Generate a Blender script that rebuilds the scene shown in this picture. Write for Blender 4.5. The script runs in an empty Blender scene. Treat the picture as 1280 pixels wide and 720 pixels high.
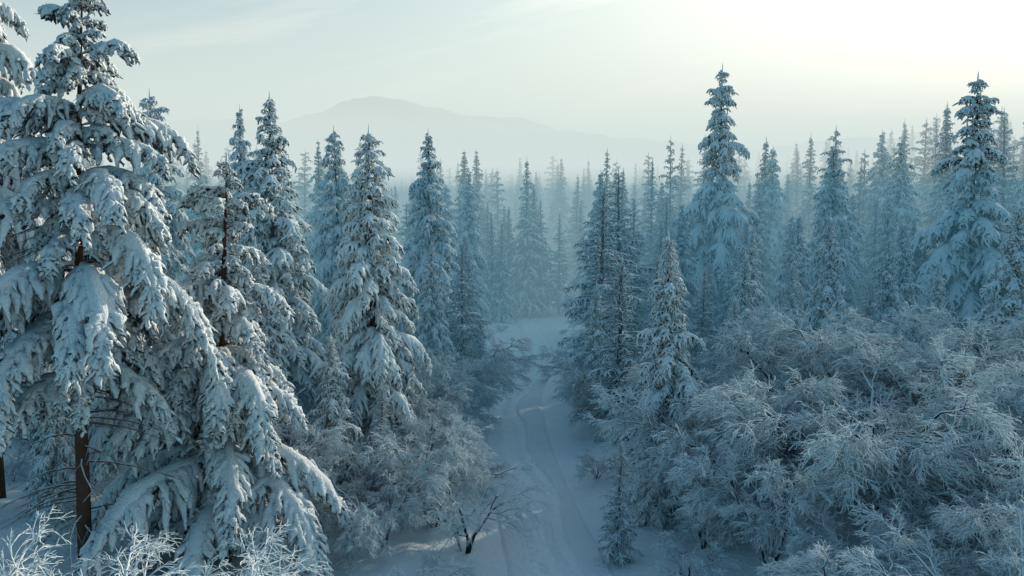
import bpy, math, numpy as np, time
from mathutils import Vector, Matrix
T0=time.time()
scene=bpy.context.scene
scene.view_settings.view_transform='Standard'
scene.view_settings.look='None'
scene.view_settings.exposure=0
rng=np.random.default_rng(7)

SUN_AZ=math.radians(45); SUN_EL=math.radians(19)

# ------------------------------------------------------------------ helpers
def nodes(name):
    m=bpy.data.materials.new(name); m.use_nodes=True
    nt=m.node_tree; nt.nodes.clear()
    return m,nt
def N(nt,t,**kw):
    n=nt.nodes.new(t)
    for k,v in kw.items(): setattr(n,k,v)
    return n
def math_n(nt,op,a,b=None,c=None,clamp=False):
    n=nt.nodes.new('ShaderNodeMath'); n.operation=op; n.use_clamp=clamp
    for i,v in enumerate((a,b,c)):
        if v is None: continue
        if isinstance(v,(int,float)): n.inputs[i].default_value=v
        else: nt.links.new(v,n.inputs[i])
    return n.outputs[0]
def noise(nt,vec,scale,detail=3,rough=.6):
    n=nt.nodes.new('ShaderNodeTexNoise'); n.inputs['Scale'].default_value=scale
    n.inputs['Detail'].default_value=detail; n.inputs['Roughness'].default_value=rough
    nt.links.new(vec,n.inputs['Vector']); return n.outputs['Fac']
def mixc(nt,f,a,b):
    n=nt.nodes.new('ShaderNodeMix'); n.data_type='RGBA'
    nt.links.new(f,n.inputs[0])
    for i,v in ((6,a),(7,b)):
        if isinstance(v,tuple): n.inputs[i].default_value=(*v,1)
        else: nt.links.new(v,n.inputs[i])
    return n.outputs[2]
def finish(nt,col,rough=.75,bump=None,bstr=.4,bdist=.03,diffuse=False):
    o=nt.nodes.new('ShaderNodeOutputMaterial')
    if diffuse:
        p=nt.nodes.new('ShaderNodeBsdfDiffuse'); nt.links.new(col,p.inputs['Color']); nt.links.new(p.outputs[0],o.inputs[0]); return
    p=nt.nodes.new('ShaderNodeBsdfPrincipled')
    if isinstance(col,tuple): p.inputs['Base Color'].default_value=(*col,1)
    else: nt.links.new(col,p.inputs['Base Color'])
    p.inputs['Roughness'].default_value=rough
    p.inputs['Specular IOR Level'].default_value=.25
    if bump is not None:
        b=nt.nodes.new('ShaderNodeBump'); b.inputs['Strength'].default_value=bstr
        b.inputs['Distance'].default_value=bdist
        nt.links.new(bump,b.inputs['Height']); nt.links.new(b.outputs[0],p.inputs['Normal'])
    nt.links.new(p.outputs[0],o.inputs[0])

def snowy(name,dark,snow,thr,soft,nscale,namp,bscale,bstr=.5,bdist=.04):
    m,nt=nodes(name)
    g=N(nt,'ShaderNodeNewGeometry'); tc=N(nt,'ShaderNodeTexCoord')
    sp=N(nt,'ShaderNodeSeparateXYZ'); nt.links.new(g.outputs['Normal'],sp.inputs[0])
    n1=noise(nt,tc.outputs['Object'],nscale,2,.7)
    f=math_n(nt,'MULTIPLY_ADD',n1,namp,-namp*.5)
    f=math_n(nt,'ADD',f,sp.outputs['Z'])
    f=math_n(nt,'SUBTRACT',f,thr-soft/2)
    f=math_n(nt,'DIVIDE',f,soft,clamp=True)
    d2=tuple(c*1.9 for c in dark)
    n2=noise(nt,tc.outputs['Object'],bscale,2,.7) if bscale else n1
    dk=mixc(nt,n2,dark,d2)
    s2=tuple(c*.86 for c in snow)
    sn=mixc(nt,n2,s2,snow)
    finish(nt,mixc(nt,f,dk,sn),.7,n2 if bscale else None,bstr,bdist,diffuse=not bscale)
    return m
SNOWC=(.78,.87,.90)
M_hero=snowy('snow_laden_boughs',(.010,.028,.034),SNOWC,-.30,.45,5,1.4,11,.9,.12)
M_needle=snowy('snow_laden_needles',(.010,.028,.034),SNOWC,-.36,.5,5,1.4,0)
M_far=snowy('snowy_needles_distant',(.012,.032,.038),SNOWC,-.15,.6,3,1.2,0)
M_bark=snowy('snowy_bark',(.055,.036,.026),SNOWC,.6,.3,4,.9,0)
M_bark2=snowy('frosted_bark',(.020,.025,.029),SNOWC,.1,.4,4,.9,0)
M_frost=snowy('frosted_twigs',(.16,.28,.34),(.80,.90,.94),-.6,.8,6,1.0,0)
M_sparse=snowy('lightly_snowed_needles',(.010,.028,.035),(.70,.81,.87),-.12,.7,5,1.2,0)
M_half=snowy('snow_topped_branches',(.03,.042,.05),(.74,.84,.88),-.35,.5,5,.9,0)

class MB:
    def __init__(s): s.v=[];s.q=[];s.m=[];s.n=0
    def tubes(s,P,R,S,mat,jit=.0):
        P=np.asarray(P,float);R=np.asarray(R,float)
        if len(P)==0: return
        Nn,K,_=P.shape
        T=np.gradient(P,axis=1); T/= (np.linalg.norm(T,axis=2,keepdims=True)+1e-9)
        mt=T.mean(axis=1); rv=rng.normal(size=(Nn,3))
        u=np.cross(mt,rv); u/=(np.linalg.norm(u,axis=1,keepdims=True)+1e-9)
        u=np.repeat(u[:,None,:],K,1)
        v=np.cross(T,u); v/=(np.linalg.norm(v,axis=2,keepdims=True)+1e-9)
        u=np.cross(v,T)
        a=np.arange(S)*2*np.pi/S
        rr=R[:,:,None]*(1+jit*rng.uniform(-1,1,size=(Nn,K,S)))
        V=P[:,:,None,:]+rr[...,None]*(np.cos(a)[None,None,:,None]*u[:,:,None,:]+np.sin(a)[None,None,:,None]*v[:,:,None,:])
        idx=np.arange(Nn*K*S).reshape(Nn,K,S)+s.n
        q=np.stack([idx[:,:-1,:],np.roll(idx[:,:-1,:],-1,2),np.roll(idx[:,1:,:],-1,2),idx[:,1:,:]],-1).reshape(-1,4)
        s.v.append(V.reshape(-1,3)); s.q.append(q); s.m.append(np.full(len(q),mat)); s.n+=Nn*K*S
    def flakes(s,C,D,W,mat):
        n=len(C)
        r=rng.normal(size=(n,3)); sd=np.cross(D,r); sd/=(np.linalg.norm(sd,axis=1,keepdims=True)+1e-9)
        sd*=W[:,None]
        V=np.stack([C-sd*.6,C+sd*.6,C+D*.6+sd,C+D],1)
        idx=np.arange(n*4).reshape(n,4)+s.n
        s.v.append(V.reshape(-1,3)); s.q.append(idx); s.m.append(np.full(n,mat)); s.n+=n*4
    def mesh(s,name,mats,smooth=True):
        V=np.concatenate(s.v).astype(np.float32);Q=np.concatenate(s.q).astype(np.int32);M=np.concatenate(s.m).astype(np.int32)
        me=bpy.data.meshes.new(name)
        me.vertices.add(len(V)); me.vertices.foreach_set('co',V.ravel())
        me.loops.add(Q.size); me.loops.foreach_set('vertex_index',Q.ravel())
        me.polygons.add(len(Q)); me.polygons.foreach_set('loop_start',np.arange(0,Q.size,4,dtype=np.int32))
        me.polygons.foreach_set('material_index',M)
        me.polygons.foreach_set('use_smooth',np.full(len(Q),smooth))
        for m in mats: me.materials.append(m)
        me.update(calc_edges=True)
        return me

def interp(P,t):
    K=len(P); x=np.clip(t,0,.9999)*(K-1); i=x.astype(int); f=(x-i)[:,None]
    return P[i]*(1-f)+P[i+1]*f, P[np.minimum(i+1,K-1)]-P[i]

def spruce(name,H,Rm,z0,step=.5,nb=6,droop=.65,dens=1.0,fing=3,snow=1.0,prof=.75,lean=0,irr=.25,mat=None,flk=1.0,S=5,fl=1.0,sub=.36,pad=1.0,KS=5,top=1.0,dead=.6,frb=.022,gap=1.0):
    mb=MB(); snow0=snow
    K=10; tz=np.linspace(0,H*.985,K)
    tr=.012*H*(1-tz/H)**.8+.02
    off=np.cumsum(rng.normal(0,.05,(K,2)),0)*.6
    off[:,0]+=lean*(tz/H)**2
    TP=np.stack([off[:,0],off[:,1],tz],1)
    TP[0,2]=-.6
    mb.tubes(TP[None],tr[None],10,1,.06)
    mains=[];mr=[];subs=[];sr=[];fg=[];fr=[];tw=[];twr=[];fc=[];fd=[];fw=[]
    z=z0
    tip=H-.25
    prf=np.array([.7,1,1.1,.9,.22]) if KS==5 else np.array([.7,.95,1.2,.8,1.15,.85,.3])
    while z<tip:
        s=(z-z0)/(H-z0)
        k=max(4,int(round(nb*(1-.3*s)+rng.uniform(-1,1))))
        a0=rng.uniform(0,6.28)
        wh=1+irr*rng.uniform(-1,1)*.8
        for b in range(k):
            a=a0+b*6.283/k+rng.uniform(-.35,.35)
            p=(1-s)**prof
            if s<.12: p*=.72+.28*s/.12
            L=max(.30*top,Rm*p*wh*(1+irr*rng.uniform(-1,.6)))
            if rng.random()<.24*irr: L*=.5
            snow=snow0*min(1,.42+.45*L)
            up=.10+.75*s**2+rng.uniform(-.08,.12)
            dr=droop*(1-.35*s)+rng.uniform(-.1,.12)
            t=np.linspace(0,1,8)
            rr=L*np.sin(np.minimum(t*1.25,1.5))/np.sin(1.25)*.98
            az=a+.18*rng.uniform(-1,1)*t**2
            zz=z+rng.uniform(-.3,.3)*step*gap+L*(up*t-dr*1.15*t**2.1)
            c,_=interp(TP,np.array([min(z/H,1)]))
            P=np.stack([c[0,0]+rr*np.cos(az),c[0,1]+rr*np.sin(az),zz],1)
            mains.append(P)
            w=(.028+.030*L)*snow*pad
            mr.append(w*(.35+.75*np.sin(np.pi*np.clip(t,0,1)**.9*.92))*rng.uniform(.75,1.3,8)*np.array([.3,.7,1,1,1,1,.8,.25]))
            n2=max(3,int(L/.17*dens))
            t2=np.linspace(.14,.99,n2)+rng.uniform(-.03,.03,n2)
            for sd in (-1,1):
                C,T=interp(P,t2)
                hz=T[:,:2]/(np.linalg.norm(T[:,:2],axis=1,keepdims=True)+1e-6)
                ang=sd*rng.uniform(.5,1.4,n2)
                dx=hz[:,0]*np.cos(ang)-hz[:,1]*np.sin(ang); dy=hz[:,0]*np.sin(ang)+hz[:,1]*np.cos(ang)
                l2=(sub*L*(1-t2)**.8*np.minimum(1,t2*3)+.16*min(1,.35+L*.6)+.05*L)*rng.uniform(.45,1.35,n2)
                u=np.linspace(0,1,KS)
                d2=rng.uniform(.4,1.25,n2)*(droop/.65)
                cv=rng.normal(0,.12,n2)[:,None]*u**2*l2[:,None]
                X=C[:,None,0]+dx[:,None]*l2[:,None]*u*(1-.25*u)-dy[:,None]*cv
                Y=C[:,None,1]+dy[:,None]*l2[:,None]*u*(1-.25*u)+dx[:,None]*cv
                Z=C[:,None,2]+l2[:,None]*(.08*u-d2[:,None]*u**1.8)
                SP=np.stack([X,Y,Z],2); SP[:,1:]+=rng.normal(0,.022,SP[:,1:].shape)*snow; subs.append(SP)
                r2=(.030+.05*l2)*snow*rng.uniform(.65,1.35,n2)
                sr.append(r2[:,None]*prf*rng.uniform(.65,1.35,(n2,KS)))
                for f in range(fing):
                    uu=rng.uniform(.1,1,n2)
                    xi=uu*(KS-1); ii=np.minimum(xi.astype(int),KS-2); ff=(xi-ii)[:,None]
                    ar=np.arange(n2)
                    B_=SP[ar,ii]*(1-ff)+SP[ar,ii+1]*ff
                    lf=rng.uniform(.10,.42,n2)*(.5+.22*L)*fl
                    h=rng.normal(0,.45,(n2,2))
                    D=np.stack([h[:,0]+dx*.35,h[:,1]+dy*.35,-np.ones(n2)],1)
                    v=np.linspace(0,1,4)
                    FP=B_[:,None,:]+D[:,None,:]*(lf[:,None]*v)[:,:,None]
                    FP[:,:,2]-= (lf[:,None]*v**2*.15)
                    FP[:,1:]+=rng.normal(0,.016,FP[:,1:].shape)
                    fg.append(FP)
                    fr.append((frb+.045*lf)[:,None]*snow*np.array([.8,1.15,.9,.25])*rng.uniform(.6,1.4,(n2,4)))
                    if flk>0:
                        nf=int(n2*flk)
                        if nf>0:
                            j=rng.integers(0,n2,nf); vv=rng.integers(0,4,nf)
                            fc.append(FP[j,vv]); dd=rng.normal(0,1,(nf,3)); dd[:,2]-=.5
                            dd/=np.linalg.norm(dd,axis=1,keepdims=True)
                            fd.append(dd*rng.uniform(.07,.19,nf)[:,None]); fw.append(rng.uniform(.008,.02,nf))
            n4=max(2,int(L*2.6))
            C,T=interp(P,rng.uniform(.05,.75,n4))
            h=rng.normal(0,.6,(n4,2)); l4=rng.uniform(.2,.8,n4)*min(1,L/2)
            D=np.stack([h[:,0],h[:,1],-np.ones(n4)],1)*l4[:,None]
            v=np.linspace(0,1,3)
            tw.append(C[:,None,:]+D[:,None,:]*v[None,:,None]); twr.append(np.tile(np.array([.018,.012,.004]),(n4,1)))
        z+=step*(1-.5*s)*rng.uniform(.8,1.2)
    nd=int(12+z0*5)
    for i in range(nd):
        zz=rng.uniform(max(1,z0*.3),z0+H*.25); a=rng.uniform(0,6.28); L=rng.uniform(.4,1.1)*Rm*dead
        t=np.linspace(0,1,5); c,_=interp(TP,np.array([zz/H]))
        P=np.stack([c[0,0]+L*t*np.cos(a+.3*t),c[0,1]+L*t*np.sin(a+.3*t),zz+L*(.05*t-.35*t**2)],1)
        for q in range(8):
            C,T=interp(P,np.array([rng.uniform(.2,.95)])); a2=a+rng.uniform(-1.2,1.2); l=rng.uniform(.3,1.1)
            D=np.array([math.cos(a2)*l,math.sin(a2)*l,-.4*l])
            tw.append((C[0][None,:]+D[None,:]*np.linspace(0,1,3)[:,None])[None]); twr.append(np.array([[.02,.014,.005]]))
        mb.tubes(P[None],np.array([[.05,.04,.03,.02,.006]]),5,1,.1)
    t=np.linspace(0,1,5); tp=TP[-1]
    mb.tubes(np.stack([tp[0]+0*t,tp[1]+0*t,H-.7+t*1.15],1)[None],(np.array([[.05,.05,.045,.03,.010]])*min(snow0,1.3)),S,0,.25)
    mb.tubes(np.array(mains),np.array(mr),6,0,.25)
    mb.tubes(np.concatenate(subs),np.concatenate(sr),S,0,.25)
    if fg: mb.tubes(np.concatenate(fg),np.concatenate(fr),4 if S>4 else 3,0,.2)
    mb.tubes(np.concatenate(tw),np.concatenate(twr),3,1)
    if fc: mb.flakes(np.concatenate(fc),np.concatenate(fd),np.concatenate(fw),0)
    return mb.mesh(name,[mat or M_needle,M_bark])

def broadleaf(name,H,stems=4,spread=.55,counts=(7,7,6,5),twr=.016,flat=.5,r0=.13,wig=1.0):
    mb=MB()
    K=6; t=np.linspace(0,1,K)
    P=[];R=[]
    for i in range(stems):
        a=i*6.283/stems+rng.uniform(-.5,.5); L=H*rng.uniform(.58,.74); sp=spread*rng.uniform(.6,1.3)
        w=np.cumsum(rng.normal(0,.03*H,(K,3)),0); w[0]=0
        pts=np.stack([math.cos(a)*L*sp*t**1.2,math.sin(a)*L*sp*t**1.2,L*t*(1-.25*sp*t)-.5*(t==0)],1)+w*.6
        P.append(pts); R.append(r0*H/9*(1-t)**.7*.9+.02)
    P=np.array(P);R=np.array(R)
    mb.tubes(P,R,8,1,.08)
    ln=H*.42
    for lv,c in enumerate(counts):
        n=len(P); tt=rng.uniform(.25 if lv==0 else .12,1,(n,c)); tt[:,0]=1
        x=np.clip(tt,0,.9999)*(K-1); ii=x.astype(int); f=(x-ii)[...,None]
        ar=np.arange(n)[:,None]
        C=(P[ar,ii]*(1-f)+P[ar,ii+1]*f).reshape(-1,3)
        T=(P[ar,ii+1]-P[ar,ii]).reshape(-1,3); T/=np.linalg.norm(T,axis=1,keepdims=True)+1e-9
        rnd=rng.normal(size=T.shape)
        D=T*1.0+rnd*.6
        D[:,2]=D[:,2]*(1-flat*.5)+.12
        out=C.copy(); out[:,2]=0; out/= (np.linalg.norm(out,axis=1,keepdims=True)+.3)
        D+=out*.35
        D/=np.linalg.norm(D,axis=1,keepdims=True)
        L=ln*(1-.45*tt.reshape(-1))*rng.uniform(.6,1.2,len(C))
        last=lv>=len(counts)-2
        K2=5 if not last else 4
        t=np.linspace(0,1,K2)
        w=np.cumsum(rng.normal(0,.07*wig,(len(C),K2,3)),1); w[:,0]=0
        Q=C[:,None,:]+L[:,None,None]*(D[:,None,:]*t[None,:,None]+w*.8)
        Q[:,:,2]-= (L[:,None]*.22*t**2)
        rb={0:.06,1:.030}.get(lv,twr)*(H/9)**.5
        if lv>=2: rb=twr*(1.15 if lv==2 else .9)
        R=np.outer(rng.uniform(.8,1.2,len(C))*rb,np.linspace(1,.5 if not last else .55,K2))
        mb.tubes(Q,R,5 if lv==0 else 3,1 if lv==0 else (2 if lv==1 else 0),.1)
        P=Q;K=K2; ln*=.52
    return mb.mesh(name,[M_frost,M_bark2,M_half])

# ------------------------------------------------------------------ terrain
PY=np.array([-40,20,37,47,57,70,80,90,104,112,140,200.]); PX=np.array([3.5,2.9,2.4,1.2,.3,.2,1.6,3.1,3.3,2.4,1,0.])
PW=np.array([3.0,3.0,2.6,2.4,2.3,2.2,2.2,2.4,2.4,2.0,.6,.3])
ys_=np.linspace(-40,200,481); _px=np.convolve(np.pad(np.interp(ys_,PY,PX),8,'edge'),np.ones(17)/17,'valid')
def pathx(y): return np.interp(y,ys_,_px)
def pathw(y): return np.interp(y,PY,PW)
_r=np.random.default_rng(3)
WV=[( _r.uniform(0,6.28),_r.uniform(0,6.28),l,a) for l,a in ((60,.5),(38,.35),(22,.22),(13,.14),(8,.09),(5,.06),(3.1,.05),(2.1,.035),(1.4,.02))]
def gh(x,y,fine=True):
    x=np.asarray(x,float);y=np.asarray(y,float); h=0
    d=np.abs(x-pathx(y))-pathw(y)
    m=np.clip(d/5,0,1); m=m*m*(3-2*m)
    for i,(an,ph,l,a) in enumerate(WV):
        k=6.283/l
        h=h+a*np.sin(k*(x*math.cos(an)+y*math.sin(an))+ph+1.3*np.sin(k*.37*(y*math.cos(an)-x*math.sin(an))))*(m*.85+.15 if l<30 else 1)
    h=h+m*.45+np.clip(np.abs(x)-12,0,200)*.012
    s=np.clip((x-30)/90,0,1)*np.clip((y-60)/120,0,1); h=h+6*s*s*(3-2*s)
    return h
def grid(name,xs,ys,zf,mats):
    X,Y=np.meshgrid(xs,ys); Z=zf(X,Y)
    V=np.stack([X,Y,Z],-1).reshape(-1,3); nx=len(xs);ny=len(ys)
    i=np.arange(nx*ny).reshape(ny,nx)
    Q=np.stack([i[:-1,:-1],i[:-1,1:],i[1:,1:],i[1:,:-1]],-1).reshape(-1,4)
    mb=MB(); mb.v=[V];mb.q=[Q];mb.m=[np.zeros(len(Q),int)]
    me=mb.mesh(name,mats); ob=bpy.data.objects.new(name,me); scene.collection.objects.link(ob); return ob
m,nt=nodes('snow_ground'); tc=N(nt,'ShaderNodeTexCoord')
n1=noise(nt,tc.outputs['Object'],1.2,5,.65); n2=noise(nt,tc.outputs['Object'],.15,3)
finish(nt,mixc(nt,n2,(.68,.81,.87),(.77,.87,.91)),.6,n1,.7,.25); M_ground=m
m,nt=nodes('trodden_snow'); tc=N(nt,'ShaderNodeTexCoord')
n1=noise(nt,tc.outputs['Object'],3.5,5,.7); n2=noise(nt,tc.outputs['Object'],.6,3)
finish(nt,mixc(nt,n2,(.68,.81,.87),(.78,.88,.91)),.6,n1,.8,.16); M_path=m
u=np.linspace(-1,1,420); xs=2200*np.sinh(u*6.2)/np.sinh(6.2)+1.5
ys=-40+ np.concatenate([np.linspace(0,200,420)[:-1],200+3000*(np.linspace(0,1,120)**2.5)])
grid('snow_ground',xs,ys,gh,[M_ground])
py=np.arange(10,116,.11); pu=np.linspace(-1,1,64)
Yp=np.repeat(py[:,None],64,1); Xp=pathx(Yp)+pu[None,:]*pathw(Yp)*1.0
Zp=gh(Xp,Yp)
edge=np.clip((1-np.abs(pu))/.15,0,1)[None,:]
lat=pu[None,:]*pathw(Yp)
wob=.5*np.sin(Yp*.17)+.25*np.sin(Yp*.53+1)
g=0
for o,dp in ((-.5,.30),(.5,.27),(0.0,.08)):
    g=g+dp*np.exp(-((lat-wob-o)/.22)**2)*(.8+.4*np.sin(Yp*3.1+o*5)*np.sin(Yp*1.3))
for k,yy in enumerate(np.arange(12,112,.38)):
    fx=float(.5*math.sin(yy*.17)+(.16 if k%2 else -.16)+rng.normal(0,.06)+1.1*math.sin(yy*.07+2))
    sl=slice(max(0,int((yy-10)/.11)-5),int((yy-10)/.11)+6)
    g[sl]=g[sl]+.24*np.exp(-((lat[sl]-fx)/.17)**2-((Yp[sl]-yy)/.18)**2)
Zp=Zp+.03*edge+edge*(-g+.05)-(1-edge)*.06+.018*rng.normal(size=Zp.shape)*edge
mb=MB(); V=np.stack([Xp,Yp,Zp],-1).reshape(-1,3); i=np.arange(V.shape[0]).reshape(len(py),64)
mb.v=[V];mb.q=[np.stack([i[:-1,:-1],i[:-1,1:],i[1:,1:],i[1:,:-1]],-1).reshape(-1,4)];mb.m=[np.zeros(len(mb.q[0]),int)]
ob=bpy.data.objects.new('snow_path',mb.mesh('snow_path',[M_path])); scene.collection.objects.link(ob)

# ------------------------------------------------------------------ mountains
m,nt=nodes('snowy_mountain'); tc=N(nt,'ShaderNodeTexCoord')
n1=noise(nt,tc.outputs['Object'],.012,8,.65)
finish(nt,mixc(nt,n1,(.07,.12,.15),(.32,.42,.49)),.8,n1,.5,8); M_mt=m
mx=np.linspace(-1900,1700,300); my=np.linspace(1250,2400,90)
from mathutils import noise as mn
def mz(X,Y):
    Z=np.zeros_like(X)
    for i in range(X.shape[0]):
        for j in range(X.shape[1]):
            x,y=X[i,j],Y[i,j]
            r=0.76+.34*mn.fractal(((x-330)*.0023+3.1,y*.0022,1.7),1.0,2.1,6)
            env=math.sin(math.pi*min(1,max(0,(y-1250)/1150)))**.8
            env*= 1.0-.22*min(1,max(0,(x+300)/900))
            Z[i,j]=env*220*max(r,.12)-12
    return Z
grid('mountain_range',mx,my,mz,[M_mt])

# ------------------------------------------------------------------ tree meshes
hero=[spruce('spruce_a',24,4.9,9.0,1.05,6,.80,1.3,4,1.8,.60,lean=1.0,irr=.5,fl=.62,flk=.9,sub=.19,pad=.95,KS=7,mat=M_hero,frb=.030,dead=.8),
      spruce('spruce_b',19,4.9,2.8,.82,6,.78,1.3,4,1.7,.72,lean=.6,irr=.45,fl=.62,flk=.9,sub=.19,pad=.9,KS=7,mat=M_hero,frb=.028),
      spruce('spruce_c',20,2.9,2.6,.66,6,.72,1.1,3,1.5,.60,irr=.4,sub=.25,pad=1.1,fl=.8)]
print('hero',time.time()-T0)
mid=[spruce('spruce_d',15,2.5,.8,.45,7,.6,1.0,2,1.4,.72,irr=.35,sub=.28),
     spruce('spruce_e',22,3.3,3,.62,7,.7,.85,2,1.7,.66,irr=.4,sub=.28),
     spruce('spruce_f',26,3.9,4,.76,7,.75,.85,2,1.8,.62,irr=.5,sub=.28,pad=1.1)]
sparse=[spruce('spruce_g',17,2.8,2.5,.5,6,.35,.8,1,.8,.8,irr=.5,mat=M_sparse,S=4),
        spruce('spruce_h',10,1.8,.6,.35,6,.3,.9,1,.8,.8,irr=.4,mat=M_sparse,S=4)]
far=[spruce('spruce_far_a',22,3.2,2,.62,7,.65,.5,1,2.0,.85,irr=.4,flk=0,S=3,mat=M_far,top=.6),
     spruce('spruce_far_b',22,2.7,2,.6,7,.55,.5,1,1.8,.82,irr=.45,flk=0,S=3,mat=M_far,top=.6),
     spruce('spruce_far_c',22,3.6,2,.7,6,.45,.5,1,1.5,1.0,irr=.5,flk=0,S=3,mat=M_sparse,top=.6),
     spruce('spruce_far_d',22,3.0,5,.9,5,.5,.5,1,1.6,.7,irr=.7,flk=0,S=3,mat=M_far,top=.6)]
bl=[broadleaf('broadleaf_a',10,5,.65,(8,8,7,6),.023),broadleaf('broadleaf_b',9,5,.75,(8,8,7,6),.022),broadleaf('broadleaf_c',8,4,.5,(8,8,7,6),.020)]
bare=[broadleaf('bare_a',9,4,.55,(6,6,5,4),.018,flat=.2,wig=.7),broadleaf('bare_b',9,4,.6,(6,5,5,4),.018,flat=.2,wig=.7)]
bush=[broadleaf('bush_a',5,6,.75,(6,7,7),twr=.022),broadleaf('bush_b',6,5,.5,(7,7,7),twr=.020)]
HH={}
for l,h in ((hero,(24,19,20)),(mid,(15,22,26)),(sparse,(17,10)),(far,(22,22,22,22)),(bl,(10,9,8)),(bush,(5,6)),(bare,(9,9))):
    for me,x in zip(l,h): HH[me.name]=x
print('meshes',time.time()-T0)

def put(name,me,x,y,h,rot=None,wid=1.0,coll=None):
    o=bpy.data.objects.new(name,me); s=h/HH[me.name]
    o.location=(x,y,float(gh(x,y))-.1); o.scale=(s*wid,s*wid,s)
    o.rotation_euler=(rng.normal(0,.012),rng.normal(0,.012),rng.uniform(0,6.28) if rot is None else rot)
    (coll or scene.collection).objects.link(o); return o
S='spruce_tree'
L=[ # mesh,x,y,h,width,rot
 (hero[0],-17.1,34,23.4,1.0,0),(hero[1],-12.8,38,18.0,1.08,0),(hero[0],-25.2,42,29,.78,2.1),
 (hero[2],-27.8,70,23.5,1.0,None),(mid[1],-26,85,24.3,.8,None),(mid[1],-16.4,60,22.7,1.15,None),
 (hero[2],-14.8,75,22.3,.85,None),(hero[2],-7.8,50,19.4,1.02,None),(mid[1],-7.5,80,22.0,1.0,None),
 (mid[0],-9.6,46,8.8,1.15,None),(mid[0],-13.3,46.5,13.6,1.1,None),(sparse[1],-6.9,45,6.5,1.1,None),
 (mid[2],-22,52,17,.9,None),(mid[1],-31,58,22,.9,None),(mid[1],-6.2,66,13,.9,None),
 (sparse[0],-4.2,73,12.5,1.1,None),(sparse[1],-2.9,79,6.3,1.0,None),(mid[1],-4.9,100,19,.9,None),
 (sparse[0],6.9,68,16,1.3,None),(sparse[0],9.6,77,18,1.3,None),(mid[0],8.5,47.5,14.4,1.05,None),
 (sparse[1],6.8,57,11.6,1.3,None),(mid[0],5.9,62,9.3,1.0,None),(mid[2],21.6,92,29.0,1.0,None),
 (mid[0],16.6,62,11,1.0,None),(mid[0],14.8,58,8.6,1.0,None),(mid[1],32.7,90,21.5,1.05,None),
 (mid[2],41.6,80,27.5,1.25,None),(mid[0],34.6,60,14.2,1.25,None),(mid[0],31.7,72,13.2,1.1,None),
 (mid[1],48.3,115,24,.9,None),(mid[1],45,102,22.5,1,None),(sparse[0],61,128,26,.9,None),(sparse[0],60.5,108,24.5,.9,None),
 (mid[2],53.5,90,22,.9,None),(sparse[1],4.9,39.5,5.9,1.0,None),(mid[1],14.5,82,13,.9,None),(mid[0],12.4,66,11,1,None),
 (mid[1],28,100,17,1,None),(mid[0],22.5,70,10,1,None),(mid[0],27,66,9,1,None),(mid[1],37,96,16,1,None),
 (mid[1],25,115,19,1,None),(mid[2],33,112,23,.9,None),(mid[1],40,110,22,1,None),(mid[1],10,98,18,1,None),
 (mid[0],7.2,44,6.0,1.1,None),
 (mid[2],-19.5,44,15,.8,None),(hero[2],-24.5,48,15,.9,None),(mid[0],-21.5,40,7.5,1.0,None),(sparse[0],-27.5,50,14,1.0,None),
 (mid[0],-25.0,37.5,6.5,1.0,None),(sparse[0],-17.5,50,13,1.0,None),(mid[0],-15.8,42,5.5,1.0,None),
]
for me,x,y,h,w,r in L: put(S,me,x,y,h,r,w)
B=[(bl[0],17,41,10.5),(bl[1],12,45,8.6),(bl[1],22.5,45,10),(bl[0],26,39,9.5),(bl[2],17.5,52,10),(bl[0],24,56,10.5),(bl[1],31,52,10),
   (bl[0],28,46,10.5),(bl[1],20,48,10.5),(bl[0],14,49,9.5),(bl[2],35,50,11),(bl[1],21,39,8),
   (bl[2],11.5,38,6.5),(bl[1],-6.6,61,9.0),(bl[2],-9,64,8),(bl[0],19.5,34,6.5),(bl[1],14.5,33,4.6),
   (bl[2],-3.9,43,6.3),(bl[1],-6.0,40,5.4),(bare[0],-8.9,22,8.6),(bare[1],-13.6,21.5,8.4),(bare[1],-11.2,23,7.6),
   (bl[1],16,27.5,6.2),(bl[0],12,28,5.2),(bl[2],-5.2,52,5.5),(bl[1],-8.0,56,6.5),(bl[1],-3.3,47,3.2),
   (bare[0],-2.2,40.5,6.2)]
for me,x,y,h in B: put('frosted_tree',me,x,y,h)
for me,x,y,h in ((bush[0],7.6,37,2.6),(bush[1],9.0,40,3.4),(bush[0],8.3,33,2.2),(bush[0],-3.2,36,2.4),(bush[1],-19,38,3.0),(bush[0],-22,44,3.2)):
    put('frosted_shrub',me,x,y,h)

rg=np.random.default_rng(11)
placed=[(x,y) for _,x,y,*_ in L]+[(b[1],b[2]) for b in B]
n=0
for _ in range(6000):
    y=rg.uniform(40,112); x=rg.uniform(-.62,.66)*(y+4)
    dp=abs(x-pathx(y))-pathw(y)
    if dp<(.7 if y<58 else 1.8): continue
    if min((x-a)**2+(y-b)**2 for a,b in placed)<5: continue
    placed.append((x,y)); n+=1
    r=rg.random(); nearpath=dp<3.5
    if y>62 and r<.5 and not nearpath:
        put(S,[mid[0],mid[1],sparse[0],hero[2]][rg.integers(4)],x,y,rg.uniform(9,14+ (y-62)*.1),None,rg.uniform(.8,1.1))
    elif r<.7 or nearpath: put('frosted_shrub',bush[rg.integers(2)],x,y,rg.uniform(1.3,3.2) if y<75 else 1.2)
    else: put('frosted_tree',bl[rg.integers(3)],x,y,rg.uniform(4.5,7.5))
    if n>205: break

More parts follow.
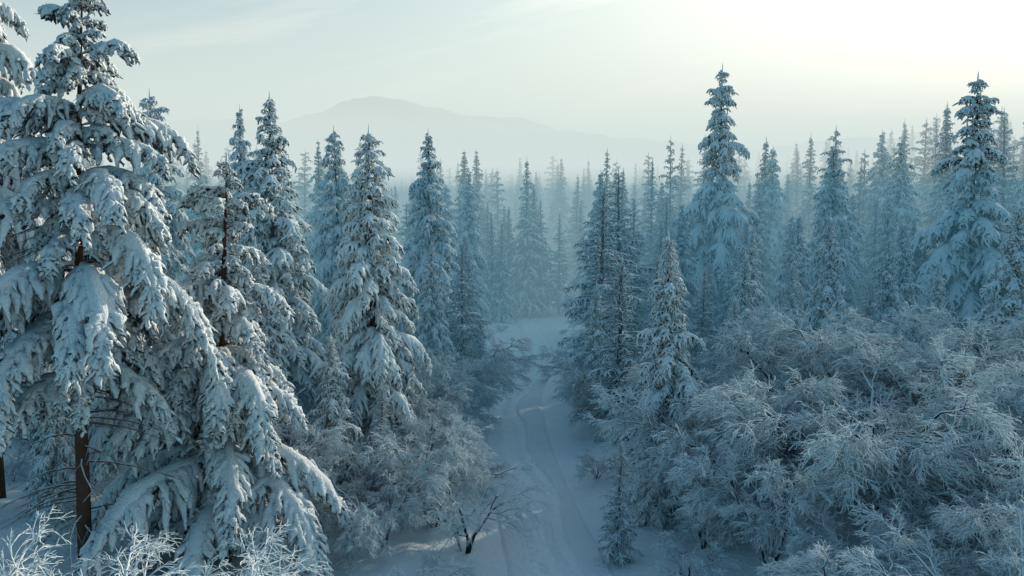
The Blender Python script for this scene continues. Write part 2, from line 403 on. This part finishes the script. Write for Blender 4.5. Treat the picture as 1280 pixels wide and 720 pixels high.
dc=bpy.data.collections.new('distant_forest')
pts=[]
for _ in range(6000):
    y=112+ 330*rg.random()**1.3; x=rg.uniform(-.75,.75)*y
    if y<118 and abs(x-2.5)<3: continue
    if any((x-a)**2+(y-b)**2<10 for a,b in pts[-400:]): continue
    pts.append((x,y))
    h=13.5+12*rg.random()**1.4+max(0,x-15)*.035
    if abs(x)<18 and y<160: h*=.9
    put('spruce',far[rg.integers(4)],x,y,h,None,rg.uniform(.8,1.25),dc)
    if len(pts)>1250: break
for x,h in ((-4,12),(-1.5,15),(.8,13),(3,16),(5.5,14),(2,18)):
    put('spruce',far[rg.integers(3)],x+1,117+h*.3,h,None,1.1,dc)
e=bpy.data.objects.new('distant_forest',None); e.instance_type='COLLECTION'; e.instance_collection=dc; scene.collection.objects.link(e)

# ------------------------------------------------------------------ mist (absorbing volumes, scattered light painted in as emission)
def mist(x0,x1,y0,y1,z0,z1,dens,L_):
    mb=MB()
    V=np.array([(x,y,z) for z in (z0,z1) for y in (y0,y1) for x in (x0,x1)],float)
    Q=np.array([(0,2,3,1),(4,5,7,6),(0,1,5,4),(2,6,7,3),(0,4,6,2),(1,3,7,5)])
    mb.v=[V];mb.q=[Q];mb.m=[np.zeros(6,int)]
    m,nt=nodes('mist'); o=N(nt,'ShaderNodeOutputMaterial'); ab=N(nt,'ShaderNodeVolumeAbsorption')
    ab.inputs['Color'].default_value=(0,0,0,1); ab.inputs['Density'].default_value=dens
    em=N(nt,'ShaderNodeEmission'); em.inputs['Color'].default_value=(*L_,1); em.inputs['Strength'].default_value=dens  # mist glows in a set colour in place of scattered sun and sky light
    ad=N(nt,'ShaderNodeAddShader'); nt.links.new(ab.outputs[0],ad.inputs[0]); nt.links.new(em.outputs[0],ad.inputs[1]); nt.links.new(ad.outputs[0],o.inputs['Volume'])
    me=mb.mesh('mist',[m],False); ob=bpy.data.objects.new('mist',me); scene.collection.objects.link(ob)
mist(-2500,2500,52,1240,-20,18,.0076,(.060,.220,.315))
mist(-2460,2460,86,1230,-17,40,.0054,(.42,.65,.71))
mist(-2450,2450,112,560,-16,62,.0044,(1.0,.92,.78))

# ------------------------------------------------------------------ sky, sun, camera
sd=Vector((math.sin(SUN_AZ)*math.cos(SUN_EL),math.cos(SUN_AZ)*math.cos(SUN_EL),math.sin(SUN_EL)))
w=bpy.data.worlds.new('World'); scene.world=w; w.use_nodes=True; nt=w.node_tree; nt.nodes.clear()
def vm(op,a,b):
    n=N(nt,'ShaderNodeVectorMath',operation=op)
    for i,v in enumerate((a,b)):
        if isinstance(v,tuple): n.inputs[i].default_value=v
        elif v is not None: nt.links.new(v,n.inputs[i])
    return n
def scl(col,f):
    n=N(nt,'ShaderNodeVectorMath',operation='SCALE'); n.inputs[0].default_value=col; nt.links.new(f,n.inputs['Scale']); return n.outputs[0]
sk=N(nt,'ShaderNodeTexSky'); sk.sky_type='NISHITA'; sk.sun_disc=False; sk.sun_elevation=SUN_EL; sk.sun_rotation=SUN_AZ
sk.air_density=1.0; sk.dust_density=1.2; sk.ozone_density=1.5
c=vm('MULTIPLY',sk.outputs[0],(.52*.215,.96*.215,1.04*.215)).outputs[0]
den=vm('ADD',vm('MULTIPLY',c,(.46,.52,.55)).outputs[0],(1,1,1)).outputs[0]
c=vm('DIVIDE',c,den).outputs[0]
tc=N(nt,'ShaderNodeTexCoord'); dirv=tc.outputs['Generated']
sp=N(nt,'ShaderNodeSeparateXYZ'); nt.links.new(dirv,sp.inputs[0])
dt=vm('DOT_PRODUCT',dirv,tuple(sd)).outputs['Value']
dtp=math_n(nt,'MAXIMUM',dt,0.0)
zc=math_n(nt,'MAXIMUM',sp.outputs['Z'],0.0)
# the low sky away from the sun is a deeper blue
f=math_n(nt,'MULTIPLY',math_n(nt,'SUBTRACT',1.0,dtp),math_n(nt,'EXPONENT',math_n(nt,'MULTIPLY',zc,-2.5)))
c=vm('MULTIPLY',c,vm('ADD',scl((-.62,-.36,-.26),f),(1,1,1)).outputs[0]).outputs[0]
halo=math_n(nt,'POWER',dtp,5.0)
hz=math_n(nt,'EXPONENT',math_n(nt,'MULTIPLY',zc,-8.5))
hzs=math_n(nt,'MULTIPLY',hz,math_n(nt,'POWER',dtp,.9))
c=vm('ADD',c,scl((1.30,.90,.58),halo)).outputs[0]
c=vm('ADD',c,scl((.90,.60,.35),hzs)).outputs[0]
xx=math_n(nt,'MULTIPLY',sp.outputs['X'],2.4); vv=math_n(nt,'SUBTRACT',sp.outputs['Z'],math_n(nt,'MULTIPLY',sp.outputs['X'],.24))
cb=N(nt,'ShaderNodeCombineXYZ'); nt.links.new(xx,cb.inputs[0]); nt.links.new(math_n(nt,'MULTIPLY',vv,17.0),cb.inputs[1]); nt.links.new(math_n(nt,'MULTIPLY',sp.outputs['Y'],2.0),cb.inputs[2])
nz=noise(nt,cb.outputs[0],1.3,5,.6)
cl=math_n(nt,'MULTIPLY',math_n(nt,'SUBTRACT',nz,.52),4.5,clamp=True)
c=vm('ADD',c,scl((.26,.17,.10),cl)).outputs[0]
bg=N(nt,'ShaderNodeBackground'); bg.inputs['Strength'].default_value=1.0
o=N(nt,'ShaderNodeOutputWorld'); nt.links.new(c,bg.inputs['Color']); nt.links.new(bg.outputs[0],o.inputs[0])
sl=bpy.data.lights.new('sun','SUN'); sl.energy=5.0; sl.angle=math.radians(.5); sl.color=(1,.86,.68)
so=bpy.data.objects.new('sun',sl); scene.collection.objects.link(so)
so.rotation_euler=sd.to_track_quat('Z','Y').to_euler(); so.location=sd*100
cd=bpy.data.cameras.new('camera'); co=bpy.data.objects.new('camera',cd); scene.collection.objects.link(co); scene.camera=co
cd.sensor_width=36; cd.lens=1100/1280*36; cd.clip_end=8000; cd.clip_start=.1
co.location=(0,0,16); co.rotation_euler=(math.radians(90-5.71),0,0)
print('done',time.time()-T0)
